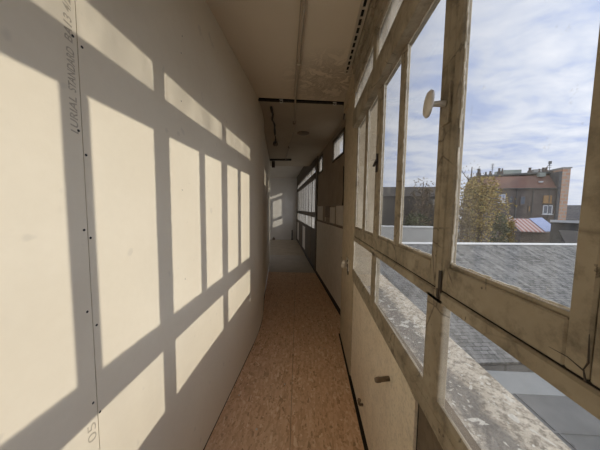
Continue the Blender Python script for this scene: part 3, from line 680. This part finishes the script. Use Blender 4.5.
# trees
def tree(name, loc, h, spread, nleaf, lm, label, crown=(.30, 1.0), leaf=.17, nb=26, seed=1, cat='tree', group=None, bare=0.0, shape=1.0):
    rnd = random.Random(seed); root = empty(name, loc); tag(root, label, cat, group)
    m = MB(); tips = []
    m.tube([(0, 0, 0), (.05*spread*.3, 0, h*.3), (0, .05, h*.62), (.03, 0, h*.93)], [h*.022, h*.017, h*.011, h*.004], 7)
    for k in range(nb):
        f = rnd.uniform(crown[0]*.9, .92); a = rnd.uniform(0, 6.283); L = spread*rnd.uniform(.55, 1.0)*(1.05-.55*f if shape else 1)
        p0 = Vector((0, 0, h*f*.85)); d = Vector((math.cos(a), math.sin(a), rnd.uniform(.5, 1.3)))
        p1 = p0+d*L*.5; p2 = p0+Vector((d.x, d.y, d.z*1.25))*L*.95
        p2.z = min(p2.z, h*1.02)
        m.tube([p0, p1, p2], [h*.007, h*.004, h*.0015], 5); tips += [p1, (p1+p2)/2, p2]
        for q in range(3):
            e = p1+(p2-p1)*rnd.random(); e2 = e+Vector((rnd.uniform(-1, 1), rnd.uniform(-1, 1), rnd.uniform(.2, 1.1)))*L*.42
            m.tube([e, e2], [h*.003, h*.001], 4); tips += [e2, (e+e2)/2]
    m.build('trunk', 'bark', root)
    if nleaf:
        m = MB()
        for k in range(nleaf):
            if rnd.random() < .7: c = rnd.choice(tips)+Vector((rnd.gauss(0, 1), rnd.gauss(0, 1), rnd.gauss(0, 1)))*spread*.13
            else:
                a = rnd.uniform(0, 6.283); u = rnd.random()**.5; zf = rnd.random(); rr = spread*.85*u*math.sin(math.pi*(.12+.82*zf))**.6
                c = Vector((rr*math.cos(a), rr*math.sin(a), h*(crown[0]*.6+(1-crown[0]*.6)*zf)))
            if c.z > h*(.8+.25*rnd.random()) and rnd.random() < bare: continue
            c.z = max(c.z, .1)
            n = Vector((rnd.gauss(0, 1), rnd.gauss(0, 1), rnd.gauss(0, 1)+.4)).normalized(); t1 = n.orthogonal().normalized(); t1.rotate(Quaternion(n, rnd.uniform(0, 6.28))); t2 = n.cross(t1)
            s_ = leaf*rnd.uniform(.6, 1.3)
            vs = [m.b.verts.new(c+t1*s_*a+t2*s_*b_) for a, b_ in ((-.5, 0), (0, -.32), (.5, 0), (0, .32))]
            m.b.faces.new(vs)
        f = m.build('foliage', lm, root)
    return root
tree('autumn_tree', (19.6, 27.0, -4.6), 10.0, 3.0, 5200, 'leaf_gold', 'golden autumn tree in front of the brick building', (.28, 1), .24, 34, 2)
tree('autumn_tree', (23.9, 28.3, -4.6), 5.6, 1.0, 1300, 'leaf_gold', 'smaller autumn tree at the right of the golden one', (.3, 1), .22, 20, 8)
tree('evergreen_bush', (18.6, 22.9, -4.6), 5.9, .85, 2300, 'leaf_dark', 'dark green bush standing before the golden tree', (.12, 1), .2, 22, 4, 'bush')
tree('bare_tree', (23.4, 34.5, -4.6), 13.4, 2.7, 260, 'leaf_brown', 'bare thin branched tree behind the golden tree', (.35, 1), .2, 34, 5)
tree('brown_tree', (15.4, 23.6, -4.6), 7.4, 1.5, 1500, 'leaf_brown', 'brown half bare tree at the left edge of the near pane', (.2, 1), .2, 24, 6)
tree('brown_tree', (15.0, 31.2, -4.6), 10.6, 2.6, 1700, 'leaf_brown', 'brown bare topped tree seen through the narrow left pane', (.2, 1), .22, 34, 9, bare=.8)
tree('hedge_bush', (10.2, 22.0, -4.6), 5.7, 2.2, 1900, 'leaf_dark', 'low dark bush behind the rendered wall', (.1, 1), .22, 24, 12, 'bush')

# ------------------------------------------------------------------ light
SKY, SKY_GLOW = 1.15, 1.6
sd = bpy.data.lights.new('sun', 'SUN'); sd.energy = 2.62; sd.angle = R(.6); sd.color = (1.0, .92, .80)
so = bpy.data.objects.new('sun', sd); COL.objects.link(so); so.location = (10, -4, 6)
so.rotation_euler = Vector((-1, .275, -.352)).to_track_quat('-Z', 'Y').to_euler()
w = bpy.data.worlds.new('sky'); S.world = w; w.use_nodes = True; t = w.node_tree; t.nodes.clear()
N = t.nodes.new; Lk = t.links.new
tc = N('ShaderNodeTexCoord'); sp = N('ShaderNodeSeparateXYZ'); Lk(tc.outputs['Generated'], sp.inputs[0])
def mth(op, a, b=0.0):
    n = N('ShaderNodeMath'); n.operation = op
    for v_, i in ((a, 0), (b, 1)):
        if hasattr(v_, 'is_output'): Lk(v_, n.inputs[i])
        else: n.inputs[i].default_value = v_
    return n.outputs[0]
den = mth('ADD', mth('MAXIMUM', sp.outputs[2], 0.0), .16)
cb_ = N('ShaderNodeCombineXYZ'); Lk(mth('DIVIDE', sp.outputs[0], den), cb_.inputs[0]); Lk(mth('DIVIDE', sp.outputs[1], den), cb_.inputs[1])
mp = N('ShaderNodeMapping'); mp.inputs['Rotation'].default_value = (0, 0, R(35)); mp.inputs['Scale'].default_value = (1.0, 1.6, 1); mp.inputs['Location'].default_value = (1.3, .6, 0); Lk(cb_.outputs[0], mp.inputs['Vector'])
nz = N('ShaderNodeTexNoise'); nz.inputs['Scale'].default_value = 2.3; nz.inputs['Detail'].default_value = 7; nz.inputs['Roughness'].default_value = .6; nz.inputs['Distortion'].default_value = .35; Lk(mp.outputs[0], nz.inputs['Vector'])
rp = N('ShaderNodeValToRGB'); e = rp.color_ramp.elements
e[0].position = .36; e[0].color = (.40, .465, .66, 1); e[1].position = .68; e[1].color = (.72, .73, .79, 1)
x = e.new(.50); x.color = (.57, .605, .71, 1)
Lk(nz.outputs['Fac'], rp.inputs['Fac'])
hz = N('ShaderNodeMix'); hz.data_type = 'RGBA'; hz.inputs[7].default_value = (.58, .60, .67, 1)
rz = N('ShaderNodeMapRange'); rz.inputs[1].default_value = 0; rz.inputs[2].default_value = .22; rz.inputs[3].default_value = .75; rz.inputs[4].default_value = 0; Lk(sp.outputs[2], rz.inputs[0])
Lk(rz.outputs[0], hz.inputs[0]); Lk(rp.outputs['Color'], hz.inputs[6])
dt = N('ShaderNodeVectorMath'); dt.operation = 'DOT_PRODUCT'; Lk(tc.outputs['Generated'], dt.inputs[0]); dt.inputs[1].default_value = Vector((1, -.275, .352)).normalized()
glow = mth('ADD', mth('MULTIPLY', mth('POWER', mth('MAXIMUM', dt.outputs['Value'], 0.0), 3.0), SKY_GLOW), SKY)
bg = N('ShaderNodeBackground'); Lk(glow, bg.inputs['Strength']); Lk(hz.outputs[2], bg.inputs['Color'])
wo = N('ShaderNodeOutputWorld'); Lk(bg.outputs[0], wo.inputs['Surface'])

# ------------------------------------------------------------------ camera
yw, pt, rl = R(2.65), R(4.16), R(.77)
f = Vector((-math.sin(yw)*math.cos(pt), math.cos(yw)*math.cos(pt), -math.sin(pt))); r0 = Vector((math.cos(yw), math.sin(yw), 0)); u0 = r0.cross(f)
rr = r0*math.cos(rl)+u0*math.sin(rl); uu = u0*math.cos(rl)-r0*math.sin(rl)
cd = bpy.data.cameras.new('camera'); cam = bpy.data.objects.new('camera', cd); COL.objects.link(cam)
mt = Matrix((rr, uu, -f)).transposed().to_4x4(); mt.translation = Vector((0, 0, 1.45)); cam.matrix_world = mt
cd.sensor_fit = 'HORIZONTAL'; cd.sensor_width = 36; cd.lens = 225/600*36; cd.clip_start = .02; cd.clip_end = 500
S.camera = cam
S.view_settings.view_transform = 'Standard'; S.view_settings.look = 'None'; S.view_settings.gamma = 1; S.view_settings.exposure = 0.0
S.view_settings.use_curve_mapping = False
S.cycles.diffuse_bounces = 8; S.cycles.max_bounces = 14; S.cycles.transparent_max_bounces = 24
